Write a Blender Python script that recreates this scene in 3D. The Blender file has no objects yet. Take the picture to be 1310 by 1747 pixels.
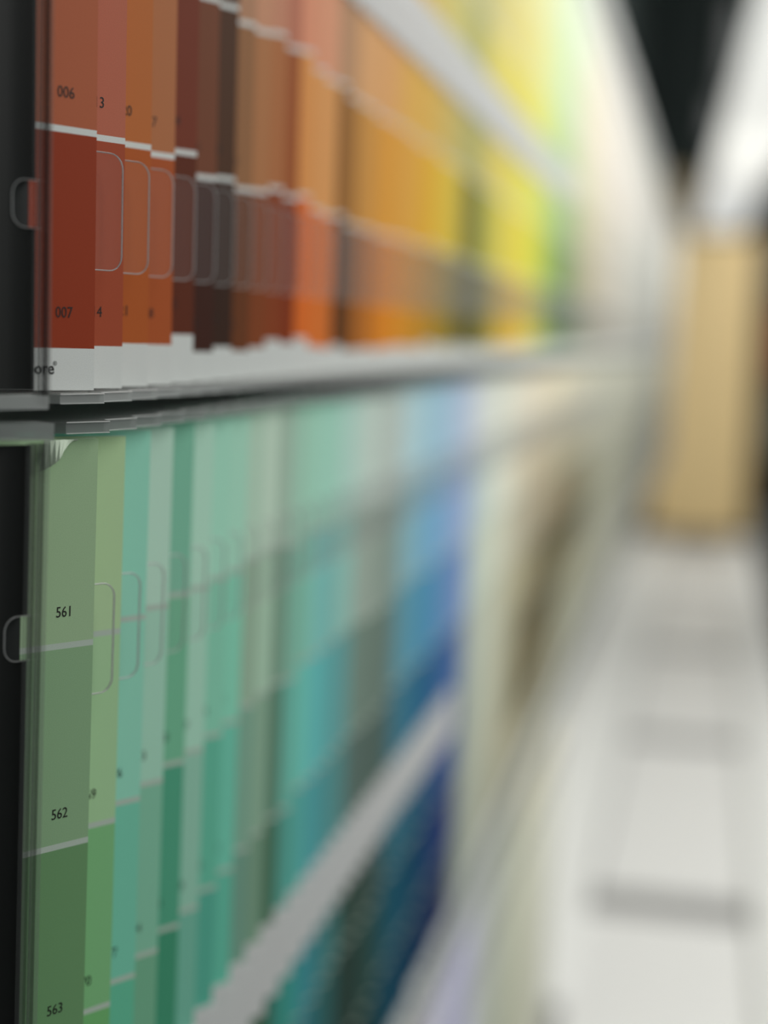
import bpy, bmesh, math, random
from mathutils import Vector, Matrix
random.seed(7)
S = bpy.context.scene
COL = S.collection

# ------------------------------------------------------------------ camera
F, CX, CY, W = 2500.0, 655.0, 873.5, 1310.0
VP, ROLL = (1215.0, 590.0), 0.050
Yc = Vector(((VP[0]-CX)/F, -(VP[1]-CY)/F, -1)).normalized()
up = Vector((math.sin(ROLL), math.cos(ROLL), 0))
Zc = (up - up.dot(Yc)*Yc).normalized()
Xc = Yc.cross(Zc)
RM = Matrix((Xc, Yc, Zc))                       # camera axes -> room axes
cd = bpy.data.cameras.new('camera'); cam = bpy.data.objects.new('camera', cd)
COL.objects.link(cam); S.camera = cam
cam.matrix_world = RM.to_4x4()
cd.sensor_fit = 'HORIZONTAL'; cd.sensor_width = 36.0; cd.lens = F/W*36.0
cd.clip_start = 0.005; cd.clip_end = 60
cd.dof.use_dof = True
cd.dof.focus_distance = -(RM.transposed() @ Vector((-.105, .2425, 0))).z
cd.dof.aperture_fstop = 0.0687/0.0100

# ------------------------------------------------------------------ light
S.view_settings.view_transform = 'Standard'; S.view_settings.look = 'None'
S.view_settings.gamma = 1; S.view_settings.exposure = 0
S.view_settings.use_curve_mapping = False
S.cycles.use_denoising = True
S.cycles.transparent_max_bounces = 48
S.cycles.max_bounces = 8
S.cycles.sample_clamp_indirect = 4
w = bpy.data.worlds.new('dim_store'); S.world = w; w.use_nodes = True
w.node_tree.nodes['Background'].inputs[0].default_value = (.90, 1.0, .98, 1)
w.node_tree.nodes['Background'].inputs[1].default_value = 0.20
LAMPS = [((.95, -.15, .90), (-.1, -.1, -.3), 3.6), ((.80, .85, .72), (-.1, .9, -.3), 13.6), ((.80, 2.0, .72), (-.1, 2.0, -.3), 11.0), ((.50, 3.50, .42), (-.05, 4.3, .0), 8.0)]   # place, aim, watts
CANOPY = 0.80

# ------------------------------------------------------------------ materials
def lin(c):
    c = [int(c[i:i+2], 16)/255 for i in (0, 2, 4)]
    return [x/12.92 if x <= .04045 else ((x+.055)/1.055)**2.4 for x in c]
def mat(name, col, rough=.6, metal=0, emit=None, noise=0, spec=.4):
    m = bpy.data.materials.new(name); m.use_nodes = True
    nt = m.node_tree; b = nt.nodes['Principled BSDF']
    c = lin(col) if isinstance(col, str) else col
    b.inputs['Base Color'].default_value = (*c, 1)
    b.inputs['Roughness'].default_value = rough; b.inputs['Metallic'].default_value = metal
    b.inputs['Specular IOR Level'].default_value = spec
    if emit:
        b.inputs['Emission Color'].default_value = (*lin(col), 1); b.inputs['Emission Strength'].default_value = emit
    if noise:
        n = nt.nodes.new('ShaderNodeTexNoise'); n.inputs['Scale'].default_value = noise; n.inputs['Detail'].default_value = 4
        tc = nt.nodes.new('ShaderNodeTexCoord'); nt.links.new(tc.outputs['Object'], n.inputs['Vector'])
        r = nt.nodes.new('ShaderNodeMixRGB'); r.blend_type = 'MULTIPLY'; r.inputs['Fac'].default_value = .35
        r.inputs['Color1'].default_value = (*c, 1)
        nt.links.new(n.outputs['Fac'], r.inputs['Color2']); nt.links.new(r.outputs['Color'], b.inputs['Base Color'])
    return m
def plastic(name, film, filmcol, tint, rough, gl):
    """clear sheet: mostly see-through, a little haze, fresnel gloss"""
    m = bpy.data.materials.new(name); m.use_nodes = True
    nt = m.node_tree; nt.nodes.clear(); N = nt.nodes.new; L = nt.links.new
    out = N('ShaderNodeOutputMaterial'); tr = N('ShaderNodeBsdfTransparent'); tr.inputs[0].default_value = (*tint, 1)
    d1 = N('ShaderNodeBsdfDiffuse'); d1.inputs[0].default_value = (*filmcol, 1)
    d2 = N('ShaderNodeBsdfTranslucent'); d2.inputs[0].default_value = (*filmcol, 1)
    df = N('ShaderNodeMixShader'); df.inputs[0].default_value = .3; L(d1.outputs[0], df.inputs[1]); L(d2.outputs[0], df.inputs[2])
    go = N('ShaderNodeBsdfGlossy'); go.inputs['Roughness'].default_value = rough
    m1 = N('ShaderNodeMixShader'); m1.inputs[0].default_value = film
    L(tr.outputs[0], m1.inputs[1]); L(df.outputs[0], m1.inputs[2])
    fr = N('ShaderNodeFresnel'); fr.inputs['IOR'].default_value = 1.45
    mu = N('ShaderNodeMath'); mu.operation = 'MULTIPLY'; mu.inputs[1].default_value = gl; L(fr.outputs[0], mu.inputs[0])
    m2 = N('ShaderNodeMixShader'); L(mu.outputs[0], m2.inputs[0]); L(m1.outputs[0], m2.inputs[1]); L(go.outputs[0], m2.inputs[2])
    L(m2.outputs[0], out.inputs[0])
    return m
M_film = plastic('clear_acrylic', .022, (.95, .95, .95), (1, 1, 1), .22, .22)
M_edge = plastic('acrylic_edge_highlight', .55, (.97, .98, .98), (1, 1, 1), .12, .8)  # white film imitates the light that clear edges and rims catch
M_smoke = plastic('acrylic_end_strip', .02, (.6, .62, .62), (.66, .66, .66), .15, .12)
M_clear2 = plastic('acrylic_end_strip_clear', .06, (.85, .9, .88), (.88, .88, .88), .15, .15)
M_tray = plastic('acrylic_tray', .42, (.88, .91, .90), (.66, .70, .69), .15, .6)
M_cap = plastic('acrylic_cap', .26, (.85, .89, .88), (.78, .82, .80), .12, .6)
M_highlight = plastic('acrylic_bevel_highlight', .60, (.97, .98, .98), (1, 1, 1), .10, 1.0)  # whitened to draw a highlight along the shelf corners
M_rail = plastic('frosted_rail', .90, (.95, .96, .96), (.9, .9, .9), .35, .8)
M_black = mat('black_board', (.0085, .0100, .0095), .5, noise=900)
M_frame = mat('dark_frame', (.02, .023, .023), .5)
M_ink = mat('black_ink', (.012, .010, .010), .6)
M_white = mat('white_laminate', (.92, .93, .91), .4)
M_ledge = mat('grey_ledge', (.35, .35, .345), .5)
M_panel = mat('pale_grey_panel', (.86, .865, .85), .45)
M_backw = mat('off_white_back', (.50, .50, .45), .6)

def card_material():
    m = bpy.data.materials.new('printed_card'); m.use_nodes = True
    nt = m.node_tree; b = nt.nodes['Principled BSDF']; L = nt.links.new
    a = nt.nodes.new('ShaderNodeAttribute'); a.attribute_name = 'ink'
    n = nt.nodes.new('ShaderNodeTexNoise'); n.inputs['Scale'].default_value = 5200; n.inputs['Detail'].default_value = 3
    tc = nt.nodes.new('ShaderNodeTexCoord'); L(tc.outputs['Object'], n.inputs['Vector'])
    mr = nt.nodes.new('ShaderNodeMapRange'); mr.inputs['To Min'].default_value = .86; mr.inputs['To Max'].default_value = 1.14
    L(n.outputs['Fac'], mr.inputs['Value'])
    x = nt.nodes.new('ShaderNodeVectorMath'); x.operation = 'SCALE'
    L(a.outputs['Color'], x.inputs[0]); L(mr.outputs[0], x.inputs['Scale']); L(x.outputs[0], b.inputs['Base Color'])
    b.inputs['Roughness'].default_value = .55; b.inputs['Specular IOR Level'].default_value = .15
    return m
M_card = card_material()

# ------------------------------------------------------------------ helpers
def link(name, me, parent=None):
    o = bpy.data.objects.new(name, me); COL.objects.link(o)
    if parent is not None: o.parent = parent
    return o
def mesh(name, verts, faces, mats, idx=None):
    me = bpy.data.meshes.new(name); me.from_pydata(verts, [], faces)
    for m in mats: me.materials.append(m)
    if idx:
        for p, i in zip(me.polygons, idx): p.material_index = i
    bm = bmesh.new(); bm.from_mesh(me); bmesh.ops.recalc_face_normals(bm, faces=bm.faces[:]); bm.to_mesh(me); bm.free()
    me.update(); return me
def tag(o, label, cat, group=None, kind=None):
    if label: o['label'] = label
    if cat: o['category'] = cat
    if group: o['group'] = group
    if kind: o['kind'] = kind
    return o
def box_data(lo, hi, V, Fc):
    b = len(V)
    for z in (lo[2], hi[2]):
        for x, y in ((lo[0], lo[1]), (hi[0], lo[1]), (hi[0], hi[1]), (lo[0], hi[1])): V.append((x, y, z))
    for f in ((3, 2, 1, 0), (4, 5, 6, 7), (0, 1, 5, 4), (1, 2, 6, 5), (2, 3, 7, 6), (3, 0, 4, 7)): Fc.append(tuple(b+i for i in f))
def box(name, lo, hi, m, parent=None, bevel=0):
    V, Fc = [], []; box_data(lo, hi, V, Fc)
    o = link(name, mesh(name, V, Fc, [m]), parent)
    if bevel:
        bm = bmesh.new(); bm.from_mesh(o.data)
        bmesh.ops.bevel(bm, geom=bm.edges[:], offset=bevel, segments=3, affect='EDGES'); bm.to_mesh(o.data); bm.free()
    return o
def empty(name, loc, parent=None):
    o = bpy.data.objects.new(name, None); COL.objects.link(o); o.location = loc; o.empty_display_size = .01; return o
def prism(outline, n0, n1, V, Fc, mi, face_m=0, edge_m=1):
    """outline in (u, z), extruded along the slot normal from n0 to n1"""
    b = len(V); k = len(outline)
    for n in (n0, n1):
        for u, z in outline: V.append((u, n, z))
    Fc.append(tuple(b+i for i in range(k))[::-1]); mi.append(face_m)
    Fc.append(tuple(b+k+i for i in range(k))); mi.append(face_m)
    for i in range(k):
        j = (i+1) % k; Fc.append((b+i, b+j, b+k+j, b+k+i)); mi.append(edge_m)

# slots: x_local = u (towards the free edge), y_local = -n (n = towards the viewer)
PITCH, Y0, XF = .0125, .2406, -.105
UX, UY = .523, .852
ANG = math.atan2(UY, UX)
TILTS = {1: (.012, 0), 2: (.014, -.0187), 3: (.012, -.29)}     # each rack leans slightly forward at its top: slope, height of the hinge
LEAN = {1: 0, 2: .014, 3: 0}                    # and each strip leans a little in its own plane
YROW = {1: -.0008, 2: .0009, 3: 0}
def slot_origin(k, z, row):
    t, z0 = TILTS[row]; d = z-z0
    return Vector((XF + (t + LEAN[row]*UX)*d, Y0 + YROW[row] + PITCH*k + LEAN[row]*UY*d, z))
def slot_rot(row, dim=3): return Matrix.Rotation(TILTS[row][0], dim, 'Y') @ Matrix.Rotation(ANG, dim, 'Z') @ Matrix.Rotation(LEAN[row], dim, 'Y')
def place(o, k, z, row):
    o.location = slot_origin(k, z, row); o.rotation_euler = slot_rot(row).to_euler()

# ------------------------------------------------------------------ setting
def struct(o): o['kind'] = 'structure'; return o
M_floor = mat('dark_floor', (.10, .10, .10), .5, noise=3)
M_wallm = mat('dark_wall', (.12, .15, .145), .8)
M_ceil = mat('black_ceiling', (.14, .18, .17), .8)
struct(box('floor', (-1, -1.5, -1.35), (4, 6.5, -1.30), M_floor))
struct(box('ceiling', (-1, -1.5, 1.85), (4, 6.5, 1.90), M_ceil))
struct(box('wall_left', (-.40, -1.0, -1.30), (-.30, 6.4, 1.85), M_wallm))
struct(box('wall_back', (-.30, 6.4, -1.30), (4, 6.5, 1.85), M_wallm))

# ------------------------------------------------------------------ colours of the strips, read off the photograph
# key: picture x of the strip -> displayed colours of its seven fields, top to bottom
R1 = {
 110: ('d8a890','d09880','c08068','a86850','985840','82462f','6c2814'),
 185: ('d8b0a0','d0a090','c08c7a','b07866','a06050','884c3b','783622'),
 232: ('e0b890','d8a878','c89060','b87848','a86838','8c5029','84421c'),
 275: ('e0c0a0','d0a888','c09070','a87858','986848','875537','823f1e'),
 320: ('d0a8a0','b88880','a07068','885048','70382c','5a291b','482012'),
 352: ('c8b0a0','b09888','987c6c','806050','6c4838','5b3524','301811'),
 388: ('b8a8a0','a08c80','84706a','685850','504038','3e281b','2c1b13'),
 415: ('e0c8b0','d0b098','c09c80','b08868','a0765a','886040','603419'),
 452: ('e0b8a0','d8a890','c89478','b88468','a87860','98643f','74381b'),
 482: ('d8b0a0','c89c88','b88874','a87460','98604c','804624','6a2a10'),
 520: ('f0c8b0','e8b498','e0a484','d09474','c48468','bc7f46','c05f22'),
 548: ('f0d0a8','e8c098','e0b084','d8a078','c88e70','cc935a','b8642a'),
 582: ('d8c8b0','c8b098','b89c80','a88868','a07c60','80572c','4a2c14'),
 620: ('e8d0a8','e0c090','d0ac78','c89c64','b88c60','aa7a3c','945820'),
 660: ('f0d8a8','ecc888','e4b870','e0a858','d4a068','d6983c','c87a20'),
 695: ('f4dca0','f0cc80','e8c068','e0b050','cca050','dca448','b87c24'),
 730: ('dccc98','d4c488','ccbc78','c4b068','c4a050','d2a436','a87c28'),
 770: ('d4cc98','ccc48c','c4bc80','b8b070','b0a060','bfa840','80702c'),
 805: ('c8c498','c0bc8c','b8b480','a8a870','a0a068','666a3a','48482a'),
 835: ('ccc89c','c8c490','c4bc80','d0c46c','c8b868','b0aa50','847a34'),
 870: ('e0dca8','dcd698','dcd088','e0d468','d8cc60','dccc58','d0a834'),
 900: ('f0ecb0','ece8a4','e8e090','e8e070','e0dc68','dcd048','e0bc38'),
 922: ('f8fcd8','f0f4c0','e8eca8','e0e480','d0dc68','ccd85c','c4c84a'),
 942: ('f0fcd8','e0f0c0','d4e8b0','c0d898','a8c880','88a860','5e8444'),
 962: ('e8f8e0','d4ecc8','c8e0bc','b4d0a4','9cbc8c','7c9c6c','48683c'),
 990: ('f8f8e8','f4ecd0','ece4c8','dcd8b8','c0bc98','a8a484','888c70'),
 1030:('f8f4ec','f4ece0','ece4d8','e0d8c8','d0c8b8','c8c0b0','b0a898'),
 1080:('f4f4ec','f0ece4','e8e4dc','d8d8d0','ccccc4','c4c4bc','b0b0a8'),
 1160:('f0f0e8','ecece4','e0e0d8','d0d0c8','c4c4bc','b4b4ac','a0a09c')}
R2 = {
 110: ('6f8468','617a5e','4b6a49','40603c','385834','305030','284828'),
 185: ('7e9472','769270','5a855c','508050','487448','406840','385c38'),
 225: ('6c9c8b','6a9a89','56907d','488870','3c7c64','347058','2c644c'),
 262: ('88a294','7a9c8c','608c78','548068','4c7860','446c58','3c604c'),
 303: ('5e8d79','56896f','3c7861','306c54','28604c','205440','184838'),
 340: ('8aaa9a','80a292','6e9484','568878','4c7c6c','406c60','346054'),
 372: ('80aa98','689c88','4c8c78','408070','347464','2c6858','245c4c'),
 400: ('88b09e','68a08c','569684','4a8c7a','3c8070','347464','2c6858'),
 430: ('8fa696','788e7c','648474','58786a','4c6c5c','406050','345444'),
 455: ('aec2b2','849c8a','6c8674','5c7664','4c6454','3c5444','2c4434'),
 492: ('84988a','627c6c','4c6a5a','3c5a48','304c3c','284034','203428'),
 530: ('8ab2a0','70a494','60a69a','4c9088','347c74','2c6c68','245c58'),
 570: ('8eb8a8','6aa09c','549a9a','448488','347078','286068','1c5058'),
 605: ('9ab8ae','7ea69e','588c8c','4c7c7c','3c6868','2c5454','204444'),
 640: ('a8b6ae','88948a','66766c','50605a','304038','26342e','1c2824'),
 682: ('9ea8a2','76847c','5c6c64','485852','344440','28403c','1e3430'),
 722: ('a2bec4','749aa4','528494','38687a','245868','1a4858','143c4c'),
 762: ('9abed0','6898b8','4680a2','26587a','1c4a64','163c54','123048'),
 795: ('aabcd0','8098b8','6480a8','3c5a88','2a4474','223260','1c284c'),
 815: ('b0bcd0','8c9cc0','6c82b0','485f90','32447c','283060','222648'),
 835: ('ccd0cc','acbcb8','b0bcb0','a4aca0','9ca498','949c90','8c9488'),
 870: ('d4d8cc','c4c8bc','bcc0b0','b0b4a4','acb0a0','a8aa9a','a0a294'),
 900: ('d8d4c4','c8c4b0','b4b09c','a8a48c','a8a48c','a4a088','989680'),
 925: ('d4ccb8','b8ac94','a09884','9c9478','686048','585038','a09c88'),
 960: ('d0c8b0','b0a890','988c74','5c543c','4c4430','706850','989480'),
 1000:('ccc8b4','a8a490','807860','504830','8c8870','9c9c88','989888'),
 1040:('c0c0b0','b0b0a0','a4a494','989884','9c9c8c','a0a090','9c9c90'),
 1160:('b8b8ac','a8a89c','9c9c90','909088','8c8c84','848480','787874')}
R3 = {
 700: ('d8c0c4','ccb0b8','c0a0ac','b0909c','a0808c','907080','806070'),
 745: ('d8c4c8','d0b8c0','c4a8b4','b498a4','a48894','947884','846878'),
 785: ('bcbccc','acacc0','a0a0b8','9494ac','8888a0','7c7c94','707088'),
 830: ('b4b4cc','a8a8c4','9c9cb8','9090ac','8484a0','787894','6c6c88'),
 870: ('b0b4b0','a8aca8','a4a8a0','9ca098','949890','8c9088','848880'),
 910: ('b4b8a8','b0b4a4','a8ac9c','a0a494','989c8c','909484','888c7c'),
 945: ('e4e0c8','dcdcc8','d4d4c0','ccccb8','c4c4b0','bcbca8','b4b4a0'),
 975: ('e8e4d0','e0e0d0','d8d8cc','d0d0c4','c8c8bc','c0c0b4','b8b8ac'),
 1160:('c8c8c0','c0c0b8','b8b8b0','b0b0a8','a8a8a0','a0a098','989890')}
EXPO = {1: ((.24, .42), (.29, .46), (.43, .55), (.63, .69), (.83, .82), (1.03, .92), (1.6, .95), (4, .85)),
        2: ((.24, .40), (.29, .43), (.43, .50), (.63, .58), (.83, .68), (1.03, .78), (1.6, .9), (4, .9)),
        3: ((.24, .34), (.6, .50), (.83, .68), (1, .9), (4, .9))}
def light_at(row, y):                            # brightness of a white card under the store's lamps at this depth
    t = EXPO[row]
    for (a, fa), (b, fb) in zip(t, t[1:]):
        if y <= b: return fa + (fb-fa)*max(0, (y-a)/(b-a))
    return t[-1][1]
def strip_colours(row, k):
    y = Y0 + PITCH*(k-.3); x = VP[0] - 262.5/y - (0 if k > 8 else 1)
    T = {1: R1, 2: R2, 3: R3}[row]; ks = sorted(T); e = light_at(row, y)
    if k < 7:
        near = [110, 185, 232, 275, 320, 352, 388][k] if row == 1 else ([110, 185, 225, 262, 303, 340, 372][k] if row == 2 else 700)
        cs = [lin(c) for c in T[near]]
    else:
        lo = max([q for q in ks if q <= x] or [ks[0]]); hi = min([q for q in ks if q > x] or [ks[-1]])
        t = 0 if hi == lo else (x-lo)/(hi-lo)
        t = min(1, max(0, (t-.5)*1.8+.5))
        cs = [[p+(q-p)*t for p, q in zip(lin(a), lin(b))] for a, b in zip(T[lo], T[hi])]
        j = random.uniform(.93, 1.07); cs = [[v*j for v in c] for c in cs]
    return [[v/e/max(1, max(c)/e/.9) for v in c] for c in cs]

# ------------------------------------------------------------------ rows
FIELD, LINE, FOOT = .0366, .0011, .0072
CARD_H = 7*FIELD + FOOT
BASE = {1: -.0103, 2: -.0187-CARD_H, 3: -.2905-CARD_H+.004}     # bottom of the cards
CW, CT = .030, .0011
WHITE_INK = (.80, .83, .81)
def card_data(cols, V, Fc, ink, thick=CT, xf=None, FOOT=FOOT, LINK=WHITE_INK):
    """a strip: white foot, seven colour fields from dark (bottom) to light, white lines between them; z from 0"""
    z = [0, FOOT]; c = [WHITE_INK]
    for i in range(7):
        top = FOOT + FIELD*(i+1)
        if i < 6: z += [top-LINE/2, top+LINE/2]; c += [cols[6-i], LINK]
        else: z += [top]; c += [cols[0]]
    b = len(V)
    P = lambda u, n, h: (u, n, h) if xf is None else tuple(xf @ Vector((u, n, h)))
    for h in z: V += [P(-CW, 0, h), P(0, 0, h), P(0, thick, h), P(-CW, thick, h)]
    for i, col in enumerate(c):
        q = b+4*i
        pale = tuple(v*.55 + .30 for v in col) if i else col
        for f, cc in (((q, q+1, q+5, q+4), col), ((q+1, q+2, q+6, q+5), pale), ((q+2, q+3, q+7, q+6), WHITE_INK), ((q+3, q, q+4, q+7), pale)):
            Fc.append(f); ink.append(cc)
    e = b+4*(len(z)-1)
    Fc.append((e, e+1, e+2, e+3)); ink.append(tuple(v*.4+.45 for v in cols[0]))
    Fc.append((b+3, b+2, b+1, b)); ink.append(WHITE_INK)
def ink_mesh(name, V, Fc, ink):
    me = mesh(name, V, Fc, [M_card])
    at = me.color_attributes.new('ink', 'FLOAT_COLOR', 'CORNER')
    for p, c in zip(me.polygons, ink):
        for li in p.loop_indices: at.data[li].color = (*c, 1)
    return me

_text = {}
def text_mesh(s, size, bold=0.0, squeeze=.86):
    key = (s, size)
    if key in _text: return _text[key]
    cu = bpy.data.curves.new('lettering', 'FONT'); cu.body = s; cu.size = 1; cu.align_x = 'RIGHT'
    cu.offset = bold; cu.extrude = .004; cu.resolution_u = 3
    ob = bpy.data.objects.new('lettering', cu); COL.objects.link(ob)
    bpy.context.view_layer.update()
    me = bpy.data.meshes.new_from_object(ob.evaluated_get(bpy.context.evaluated_depsgraph_get()))
    bpy.data.objects.remove(ob); me.name = 'printed_number'
    me.transform(Matrix.Rotation(math.pi/2, 4, 'X') @ Matrix.Diagonal((size*squeeze, size, size, 1)))
    me.materials.clear(); me.materials.append(M_ink)
    _text[key] = me; return me

def zone(row, k):
    y = Y0 + PITCH*(k-.3); x = VP[0] - 262.5/y
    Z = {1: ((430, 'brown and tan paint strip just right of the near-black strips, upper row'), (505, 'rust-brown paint strip left of the bright orange ones, upper row'),
             (565, 'bright orange paint strip, blurred, upper row'), (600, 'dark ochre-brown paint strip between orange and amber ones, upper row'),
             (640, 'bronze-coloured paint strip, blurred, left of the amber ones, upper row'), (712, 'amber paint strip, blurred, middle of the upper row'),
             (750, 'golden ochre paint strip, blurred, right of the amber ones, upper row'), (787, 'olive-gold paint strip, blurred, left of the dark olive ones, upper row'),
             (820, 'dark olive paint strip, blurred, left of the yellow ones, upper row'), (853, 'mustard paint strip, blurred, right of the dark olive ones, upper row'),
             (912, 'bright yellow paint strip, heavily blurred, upper row'), (933, 'lime-yellow paint strip, heavily blurred, upper row'),
             (975, 'leaf-green paint strip, heavily blurred, upper row'), (9999, 'beige and cream paint strip, heavily blurred, right of the green ones, upper row')),
         2: ((415, 'clear mint-green paint strip, blurred, middle row'), (442, 'grey-green paint strip left of the palest strip, middle row'),
             (470, 'palest grey-green paint strip left of the dark sage ones, middle row'), (510, 'dark sage paint strip, blurred, middle row'),
             (550, 'aqua-green paint strip, blurred, middle row'), (590, 'teal paint strip, blurred, middle row'), (620, 'greyed teal paint strip left of the dark grey ones, middle row'),
             (700, 'charcoal-green grey paint strip, blurred, between teal and blue, middle row'), (742, 'steel-blue paint strip, blurred, middle row'),
             (780, 'sky-blue to petrol paint strip, heavily blurred, middle row'), (825, 'periwinkle to navy paint strip, heavily blurred, last blues of the middle row'),
             (885, 'pale greenish white paint strip, heavily blurred, right of the navy ones, middle row'),
             (912, 'cream paint strip, heavily blurred, left of the brown ones, middle row'),
             (945, 'olive-beige paint strip just left of the dark brown patch, middle row'),
             (975, 'paint strip in the dark brown patch, near half, middle row'), (1000, 'paint strip in the dark brown patch, far half, middle row'),
             (9999, 'greyish beige paint strip, heavily blurred, right of the brown patch in the middle row')),
         3: ((765, 'pale pink paint strip, heavily blurred, bottom row'), (850, 'lavender paint strip, heavily blurred, bottom row'),
             (930, 'pale grey-green paint strip, heavily blurred, bottom row'), (960, 'pale ivory paint strip right of the grey-green ones, bottom row'), (9999, 'ivory paint strip, heavily blurred, last at right end of the bottom row'))}[row]
    for lim, t in Z:
        if x < lim: return t
NEAR = {1: ['terracotta paint strip printed 006 and 007, first and nearest of the upper row',
            'dusty brick-pink paint strip second in the upper row, right of 007', 'copper-orange paint strip third in the upper row',
            'tan-orange paint strip fourth in the upper row, numbered to 28', 'maroon-brown paint strip standing higher than its neighbours, upper row',
            'dark chocolate paint strip left of the near-black one, upper row', 'near-black brown paint strip, darkest of the upper row'],
        2: ['grey-green paint strip printed 561 and 562 with folded corner, nearest of middle row',
            'yellow-green paint strip second in the middle row, right of 562', 'mint-teal paint strip third in the middle row',
            'silvery grey-green paint strip fourth in the middle row', 'deep jade paint strip fifth in the middle row',
            'pale greyed mint paint strip right of the deep jade one, middle row', 'soft sea-green paint strip seventh in the middle row']}
DZ = {1: [.0000, .0004, .0009, .0007, .0028, -.0008, .0003], 2: [0, -.0004, 0, 0, .0005, -.0002, 0]}
ROWNAME = {1: 'paint strips in the upper row', 2: 'paint strips in the middle row', 3: 'paint strips in the bottom row'}
NUM = {1: lambda k: 7*k+1, 2: lambda k: 561+7*k}
LAST = 100
ENDS = {1: 100, 2: 100, 3: 74}
for row, first in ((1, 0), (2, 0), (3, 20)):
    for k in range(first, ENDS[row]):
        V, Fc, ink = [], [], []
        cols = strip_colours(row, k)
        dz = DZ.get(row, [])[k] if (row in DZ and k < 7) else random.uniform(-.001, .001) + (.002 if random.random() < .15 else 0)
        card_data(cols, V, Fc, ink, FOOT=FOOT+dz, LINK=WHITE_INK if row == 1 else (.52, .62, .54))
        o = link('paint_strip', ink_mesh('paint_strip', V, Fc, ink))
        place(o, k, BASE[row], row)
        tag(o, NEAR[row][k] if row in NEAR and k < 7 else zone(row, k), 'paint strip', ROWNAME[row])
        if row in NUM and k < 8:
            for i in range(7):                   # i = 0 top field ... 6 bottom field
                if row == 1 and i < 4: continue
                if row == 2 and (i > 3 or (i == 0 and k > 0)): continue
                t = link('printed_number', text_mesh('%03d' % (NUM[row](k)+i), .0027), o)
                t.location = (-.0045, -.00004, FOOT + dz + FIELD*(6-i) + .0052)
        if row == 1 and k == 0:
            t = link('registered_mark', text_mesh('®', .0011, 0, .95), o); t.location = (-.0076, -.00004, .0042)
            t = link('brand_lettering', text_mesh('Moore', .0029, .018, .95), o); t.location = (-.0081, -.00004, .0028)
            t['label'] = 'black bold lettering on white foot'
        if row == 2 and k == 0:                  # the near card's top left corner is bent forward
            zt = CARD_H; V, Fc, ink = [], [], []
            base = tuple(cols[0]); n = 8
            for j in range(n+1):
                a = j/n; r = .0016*math.sin(a*math.pi*.9)
                V.append((-.0120+.0075*a, -.0002-.0022*(1-a)*math.sin(a*2.4+.5)-.0002, zt-.0001))
                V.append((-.0120+.0040*a, -.0003-.0026*math.sin(a*math.pi), zt-.0052*(1-a)**.8-.0004))
            for j in range(n):
                Fc.append((2*j, 2*j+1, 2*j+3, 2*j+2)); ink.append(tuple(min(1, v*.6+.35) for v in base))
            f = link('folded_corner', ink_mesh('folded_corner', V, Fc, ink), o)
            sm = f.modifiers.new('thickness', 'SOLIDIFY'); sm.thickness = .0003
            f['label'] = 'bent pale corner curling off the card'
# the strips beyond the hundredth slot, too many and too blurred to single out
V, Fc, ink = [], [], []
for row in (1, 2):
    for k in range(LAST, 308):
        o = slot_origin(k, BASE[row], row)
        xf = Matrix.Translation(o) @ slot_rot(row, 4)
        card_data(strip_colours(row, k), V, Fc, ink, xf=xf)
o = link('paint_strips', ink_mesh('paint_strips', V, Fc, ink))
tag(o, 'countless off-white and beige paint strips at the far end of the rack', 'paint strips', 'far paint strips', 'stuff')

# ------------------------------------------------------------------ acrylic racks
def rounded(u0, u1, z0, z1, r, n=6):
    pts = [(u0, z0)]
    for cx, cz, a0 in ((u1-r, z0+r, -90), (u1-r, z1-r, 0)):
        for i in range(n+1):
            a = math.radians(a0+90*i/n); pts.append((cx+r*math.cos(a), cz+r*math.sin(a)))
    return pts + [(u0, z1)]
TABZ = {1: (.0106, .0308), 2: (-.0655, -.0453), 3: (-.333, -.314)}
TABU = {1: .0068, 2: .0056, 3: .0060}
def rim_tube(path, r, n0, V, Fc, mi, m, sides=6):
    """bead along the tab outline, path in (u, z)"""
    b = len(V); k = len(path)
    for i, (u, z) in enumerate(path):
        p, q = path[max(0, i-1)], path[min(k-1, i+1)]
        d = Vector((q[0]-p[0], q[1]-p[1])).normalized(); s = Vector((d.y, -d.x))
        for j in range(sides):
            a = 2*math.pi*j/sides
            V.append((u+s.x*r*math.cos(a), n0+r*1.5*math.sin(a), z+s.y*r*math.cos(a)))
    for i in range(k-1):
        for j in range(sides):
            Fc.append((b+i*sides+j, b+i*sides+(j+1) % sides, b+(i+1)*sides+(j+1) % sides, b+(i+1)*sides+j)); mi.append(m)
def divider_mesh(row):
    """clear pocket plate behind a stack of strips, a rounded finger tab sticking out past its edge"""
    V, Fc, mi = [], [], []
    zb, zt = BASE[row]-.0005, BASE[row]+CARD_H-.002
    t0, t1 = TABZ[row]
    tab = rounded(.0003, TABU[row], t0, t1, .0026)
    prism([(-.028, zb), (.0003, zb)] + tab + [(.0003, zt), (-.028, zt)], .0014, .0022, V, Fc, mi)
    rim_tube(tab, .00013 if row == 1 else .00017, .0018, V, Fc, mi, 1)
    me = mesh('pocket_plate', V, Fc, [M_film, M_edge], mi)
    return me
RAILZ = {1: (.0955, .1160), 2: (-.1775, -.1570), 3: (-.449, -.4285)}
def rail_mesh(row):
    V, Fc, mi = [], [], []
    z0, z1 = RAILZ[row]
    prism([(-.0170, z0), (.0016, z0), (.0016, z1), (-.0170, z1)], -.0012, -.0004, V, Fc, mi, 0, 1)
    return mesh('retaining_rail', V, Fc, [M_rail, M_edge], mi)
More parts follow.
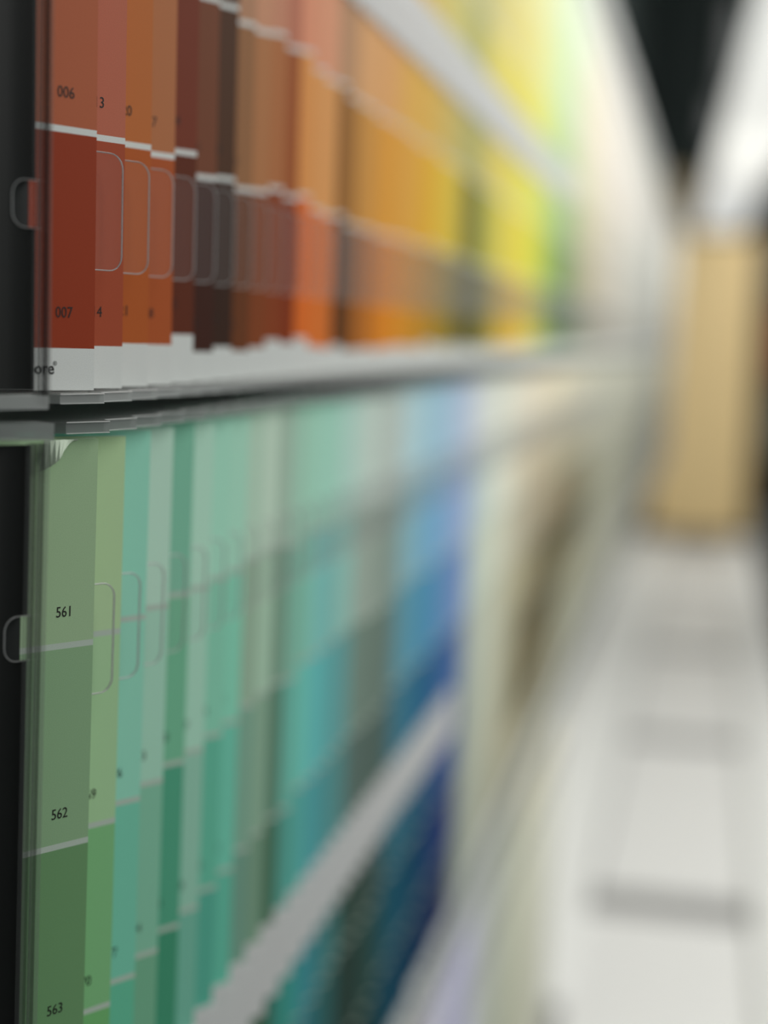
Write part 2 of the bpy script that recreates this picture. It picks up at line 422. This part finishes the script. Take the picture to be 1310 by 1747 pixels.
def zigzag(k0, k1, out, back, dy=0):
    """saw-tooth outline of a shelf that follows the faces of the strips"""
    pts = []
    u = Vector((UX, UY)); n = Vector((UY, -UX))
    for k in range(k0, k1):
        o = Vector((0, Y0+dy+PITCH*k))
        pts.append(o + u*(-.0078) + n*out) if k == k0 else None
        pts.append(o + u*.0012 + n*out)
        pts.append(o + u*.0030 - n*(.0026))
    return pts
def shelf(name, parent_row, row_z, z0, z1, k0, k1, m, parent, out=.0013, back=-.05):
    pts = zigzag(k0, k1, out, back, slot_origin(0, row_z, parent_row).y-Y0); V, Fc, mi = [], [], []
    k = len(pts); x0 = slot_origin(0, row_z, parent_row).x
    for z in (z0, z1):
        for p in pts: V.append((p.x+x0, p.y, z))
        for p in pts: V.append((x0-.035, p.y, z))
    o2 = 2*k
    for i in range(k-1):
        Fc.append((i, i+1, o2+i+1, o2+i)); mi.append(1)
        Fc.append((o2+i, o2+i+1, o2+k+i+1, o2+k+i)); mi.append(0)
        Fc.append((i+1, i, k+i, k+i+1)); mi.append(0)
        Fc.append((k+i, o2+k+i, o2+k+i+1, k+i+1)); mi.append(0)
    Fc += [(0, o2, o2+k, k), (k-1, 2*k-1, o2+2*k-1, o2+k-1)]; mi += [1, 1]
    for z, rr in ((z1, .00014), (z0, .00010)):       # whitish tubes painted in as bevel highlights
        P = [Vector((p.x+x0+.00005, p.y, z)) for p in pts[:81]]
        b = len(V)
        for i, p in enumerate(P):
            for dx, dz in ((0, rr), (rr*1.4, 0), (0, -rr)): V.append((p.x+dx, p.y-dx*.6, p.z+dz))
        for i in range(len(P)-1):
            for j in (0, 1): Fc.append((b+3*i+j, b+3*i+3+j, b+3*i+4+j, b+3*i+1+j)); mi.append(2)
    return link(name, mesh(name, V, Fc, [m, m, M_highlight], mi), parent)

RACKLABEL = {1: 'clear acrylic rack with tabbed pockets holding the orange to green upper row',
             2: 'clear acrylic rack with tabbed pockets holding the green to navy middle row',
             3: 'clear acrylic rack holding the pale bottom row above the white ledge'}
YEND = Y0 + PITCH*308
for row in (1, 2, 3):
    root = empty('acrylic_rack', (XF, Y0, BASE[row]-.004))
    tag(root, RACKLABEL[row], 'display rack', 'acrylic paint strip racks')
    inv = Matrix.Translation(-root.location)
    def fit(o, k=None):
        if k is None: o.location = -root.location
        else:
            o.location = slot_origin(k, 0, row) - root.location; o.rotation_euler = slot_rot(row).to_euler()
    first = {1: 0, 2: 0, 3: 20}[row]
    dm, rm = divider_mesh(row), rail_mesh(row)
    RAIL_END = {1: 66, 2: 33, 3: 0}[row]
    for k in range(first, ENDS[row]):
        p = link('pocket_plate', dm, root); fit(p, k)
        if k >= RAIL_END: continue
        q = link('retaining_rail', rm, root); fit(q, k)
    zb = BASE[row]; last = 308 if row < 3 else ENDS[3]
    fit(shelf('tray', row, zb, zb-.0022, zb-.0006, first, last, M_tray, root))
    yend = Y0+PITCH*last
    fit(box('front_lip', (XF-.004, Y0+.16 if row < 3 else .5, zb-.0042), (XF-.0015, yend, zb-.0024), M_frame if row < 3 else M_backw, root))
    if row > 1:
        zt = zb+CARD_H
        fit(shelf('top_cap', row, zt, zt+.0010, zt+.0029, first, last, M_cap, root, out=.0016))
    fit(box('back_panel', (XF-.046, Y0-.08 if row < 3 else Y0+PITCH*first-.03, zb-.0038), (XF-.040, yend+.02, zb+CARD_H+.001), M_frame if row < 3 else M_backw, root))
    if row < 3:
        # near end: black board with a finger cut-out, clear strips in front of the first card
        u_edge = -.0055 if row == 1 else -.0072
        zt = zb+CARD_H
        H = (.0162, .0238) if row == 1 else (-.0552, -.0476)
        uL, uR = u_edge-.0044, u_edge
        V, Fc, mi = [], [], []
        # board with D-shaped notch on its right edge
        a = [(uR, zb+.0003), (uR, H[0])]
        r = .0024
        for cx, cz, a0 in ((uL+r, H[0]+r, 270), (uL+r, H[1]-r, 180)):
            for i in range(7):
                an = math.radians(a0-90*i/6); a.append((cx+r*math.cos(an), cz+r*math.sin(an)))
        a += [(uR, H[1]), (uR, zt-.0004)]
        notch = a[1:-1]
        # build as three quads strips around the notch
        def prism2(pl): prism(pl, 0, .0006, V, Fc, mi, 0, 0)
        prism2([(-.075, zb+.0003), (uR, zb+.0003), (uR, H[0])] + notch[1:8] + [(-.075, H[0]+r)])
        prism2([(-.075, H[0]+r)] + [notch[7]] + [notch[8]] + [(-.075, H[1]-r)])
        prism2([(-.075, H[1]-r)] + notch[8:15] + [(uR, H[1]), (uR, zt-.0004), (-.075, zt-.0004)])
        e = link('end_board', mesh('end_board', V, Fc, [M_black], mi), root); fit(e, -1)
        e['label'] = 'matt black board closing the near end'
        V, Fc, mi = [], [], []
        prism([(uL-.003, H[0]-.004), (uR-.0006, H[0]-.004), (uR-.0006, H[1]+.004), (uL-.003, H[1]+.004)], .0011, .0014, V, Fc, mi, 0, 0)
        e = link('notch_backing', mesh('notch_backing', V, Fc, [M_frame], mi), root); fit(e, -1)
        V, Fc, mi = [], [], []
        rim_tube([(uR+.0005, H[0])] + notch[1:-1] + [(uR+.0005, H[1])], .00011, -.0001, V, Fc, mi, 0, 8)
        prism([(uR-.0012, H[0]+.0001), (uR+.0005, H[0]+.0001), (uR+.0005, H[1]-.0001), (uR-.0012, H[1]-.0001)], -.0004, -.0002, V, Fc, mi, 1, 0)
        e = link('finger_tab', mesh('finger_tab', V, Fc, [M_edge, M_film], mi), root); fit(e, -1)
        e['label'] = 'glossy clear rim of the finger notch'
        strips = ((-.0054, -.0046, M_clear2), (-.0045, -.0035, M_smoke), (-.0034, -.0031, M_smoke), (-.0030, -.0026, M_clear2)) if row == 1 else \
                 ((-.0070, -.0063, M_clear2), (-.0062, -.0057, M_smoke), (-.0055, -.0049, M_clear2), (-.0047, -.0042, M_smoke), (-.0040, -.0033, M_clear2))
        for a0, a1, mm in strips:
            V, Fc, mi = [], [], []
            sh = .0012 if row == 1 else .0017; a0 -= sh; a1 -= sh
            prism([(a0, zb-.002), (a1, zb-.002), (a1, zt), (a0, zt)], -.0022, -.0009, V, Fc, mi, 0, 1)
            e = link('end_strip', mesh('end_strip', V, Fc, [mm, mm], mi), root); fit(e, -1)
        for z0, z1 in ((zb-.0026, zb-.0004),) + (((zt+.0006, zt+.0034),) if row == 2 else ()):
            V, Fc, mi = [], [], []
            prism([(-.075, z0), (-.0045, z0), (-.0045, z1), (-.075, z1)], -.0026, .0030, V, Fc, mi, 0, 1)
            e = link('end_ledge', mesh('end_ledge', V, Fc, [M_tray if z0 < zb else M_cap, M_tray if z0 < zb else M_cap], mi), root); fit(e, -1)

# header above the racks, panel below the far part
hd = box('rack_header', (-.150, .20, .2590), (-.099, YEND, .2890), M_white, bevel=.004)
tag(hd, 'bright white header board running along the top of the rack', 'header')
lb = box('lower_back_board', (-.215, Y0+PITCH*ENDS[3]+.03, -.545), (-.190, YEND, -.292), M_backw)
tag(lb, 'off-white board below the far end of the rack, above the ledge', 'board')

# ------------------------------------------------------------------ ledge
root = empty('display_ledge', (0, 1.0, -.560))
tag(root, 'long white ledge with grey seams running under the rack', 'ledge')
def lpart(name, lo, hi, m, bevel=0, label=None):
    o = box(name, lo, hi, m, root, bevel); o.location = -root.location
    if label: o['label'] = label
lpart('base', (-.230, .30, -.600), (.150, 4.40, -.562), M_ledge)
ys = [.30, .86, 1.44, 2.08, 2.72, 3.36, 4.05]
for i in range(len(ys)-1):
    lpart('panel', (-.098 if i < 2 else -.092, ys[i]+.035, -.562), (.064, ys[i+1]-.035, -.557), M_panel, .002)
lpart('inner_border', (-.225, Y0+PITCH*ENDS[3]+.024, -.562), (-.096, 4.3, -.553), M_white, .003, 'white border by the rack')
lpart('outer_lip', (.0642, .30, -.562), (.142, 4.3, -.548), M_white, .004, 'bright white outer lip')

# ------------------------------------------------------------------ far end
M_tan = mat('tan_board', lin('f0d49c'), .55)
M_tan_shaded = mat('tan_board_shaded', (.34, .27, .16), .7)  # shade on the upper tan board put into the colour
root = empty('end_panel', (-.02, 4.45, -.56))
tag(root, 'tall tan board standing across the far end of the ledge', 'panel')
def epart(name, lo, hi, m, bevel=0, label=None):
    o = box(name, lo, hi, m, root, bevel); o.location = -root.location
    if label: o['label'] = label
epart('board', (-.165, 4.43, -.552), (.118, 4.47, .318), M_tan, .006)
epart('upper_board', (-.165, 4.44, .322), (-.055, 4.47, .500), M_tan_shaded, .004, 'upper part of the tan board, its shade painted brown')

# canopy light
root = empty('canopy_light', (.05, 4.0, .465))
tag(root, 'white glowing light canopy hanging over the aisle at upper right', 'ceiling light')
M_dif = mat('lit_diffuser', 'f1f2ee', .5, emit=CANOPY)
quad = [(.045, 1.85), (.190, 1.85), (.090, 6.20), (-.088, 6.20)]
V = [(x, y, z) for z in (.465, .473) for x, y in quad]
o = link('diffuser', mesh('diffuser', V, [(0, 3, 2, 1)[::-1], (4, 5, 6, 7), (0, 1, 5, 4), (1, 2, 6, 5), (2, 3, 7, 6), (3, 0, 4, 7)], [M_dif]), root); o.location = -root.location
V = [(x, y, z) for z in (.4735, .505) for x, y in quad]
o = link('housing', mesh('housing', V, [(0, 3, 2, 1), (4, 5, 6, 7), (0, 1, 5, 4), (1, 2, 6, 5), (2, 3, 7, 6), (3, 0, 4, 7)], [M_white]), root); o.location = -root.location
for y in (2.4, 5.6):
    o = box('hanger', (.03, y, .505), (.034, y+.004, 1.85), M_frame, root); o.location = -root.location

# grey items hanging from the dark ceiling
M_grey = mat('grey_metal', (.75, .75, .76), .6)
for (x, y, z, sx, sz, lab) in ((.022, 5.2, 1.14, .052, .27, 'blurred grey track spotlight under the black ceiling, upper of the two'),
                               (-.025, 5.6, .89, .050, .14, 'blurred grey track spotlight close above the end board, lower of the two')):
    r = empty('track_spotlight', (x, y, z)); tag(r, lab, 'spotlight', 'track spotlights')
    V, Fc = [], []
    n = 16
    for i, (rr, h) in enumerate(((sx*.55, 0), (sx*.6, -sz*.5), (sx*.75, -sz))):
        for j in range(n): V.append((rr*math.cos(2*math.pi*j/n), rr*math.sin(2*math.pi*j/n), h))
    for i in range(2):
        for j in range(n): Fc.append((i*n+j, i*n+(j+1) % n, (i+1)*n+(j+1) % n, (i+1)*n+j))
    Fc.append(tuple(range(n))); Fc.append(tuple(range(2*n, 3*n)))
    link('lamp_head', mesh('lamp_head', V, Fc, [M_grey]), r)
    box('stem', (-.005, -.005, 0), (.005, .005, 1.85-z), M_frame, r)

# shelf of dark goods beside the end board
root = empty('dark_shelving', (.5, 4.6, -1.30)); tag(root, 'dark shelving at right edge behind the ledge', 'shelving')
def dpart(name, lo, hi):
    o = box(name, lo, hi, M_frame, root); o.location = -root.location
dpart('back_panel', (.122, 4.75, -1.30), (1.3, 4.78, .44))
dpart('side_panel', (.124, 4.48, -1.30), (.134, 4.75, .44))
for z in (-.60, -.34, -.10, .12): dpart('shelf', (.134, 4.50, z), (1.28, 4.75, z+.012))
for (x0, x1, z0, z1, c, lab) in ((.165, .26, .012-.10+.001, .115, '7a3420', 'reddish brown box on the dark shelving at right edge'),
                                 (.160, .27, -.327, -.14, '62645a', 'grey-green carton on the dark shelving below the reddish box'),
                                 (.165, .30, -.587, -.50, '8a8c88', 'pale grey box low on the dark shelving at right edge')):
    b = box('carton', (x0, 4.52, z0), (x1, 4.66, z1), mat('carton_'+c, c, .7), None, .004)
    tag(b, lab, 'box', 'cartons on the dark shelving')

# ceiling strip lamps over the aisle (to the right, out of frame)
for (p, aim, power) in LAMPS:
    r = empty('strip_lamp', p); tag(r, 'white strip lamp above the aisle, outside the picture on the right', 'ceiling light', 'strip lamps')
    box('housing', (-.12, -.5, .14), (.12, .5, .17), M_white, r)
    box('hanger', (-.01, -.01, .17), (.01, .01, 1.85-p[2]), M_frame, r)
    ld = bpy.data.lights.new('strip_lamp_light', 'AREA'); ld.shape = 'RECTANGLE'; ld.size = .24; ld.size_y = 1.0
    ld.energy = power; ld.color = (1, .985, .95)
    lo = bpy.data.objects.new('strip_lamp_light', ld); COL.objects.link(lo); lo.parent = r; lo.location = (0, 0, 0)
    lo.rotation_euler = (Vector(aim)-Vector(p)).to_track_quat('-Z', 'Y').to_euler()
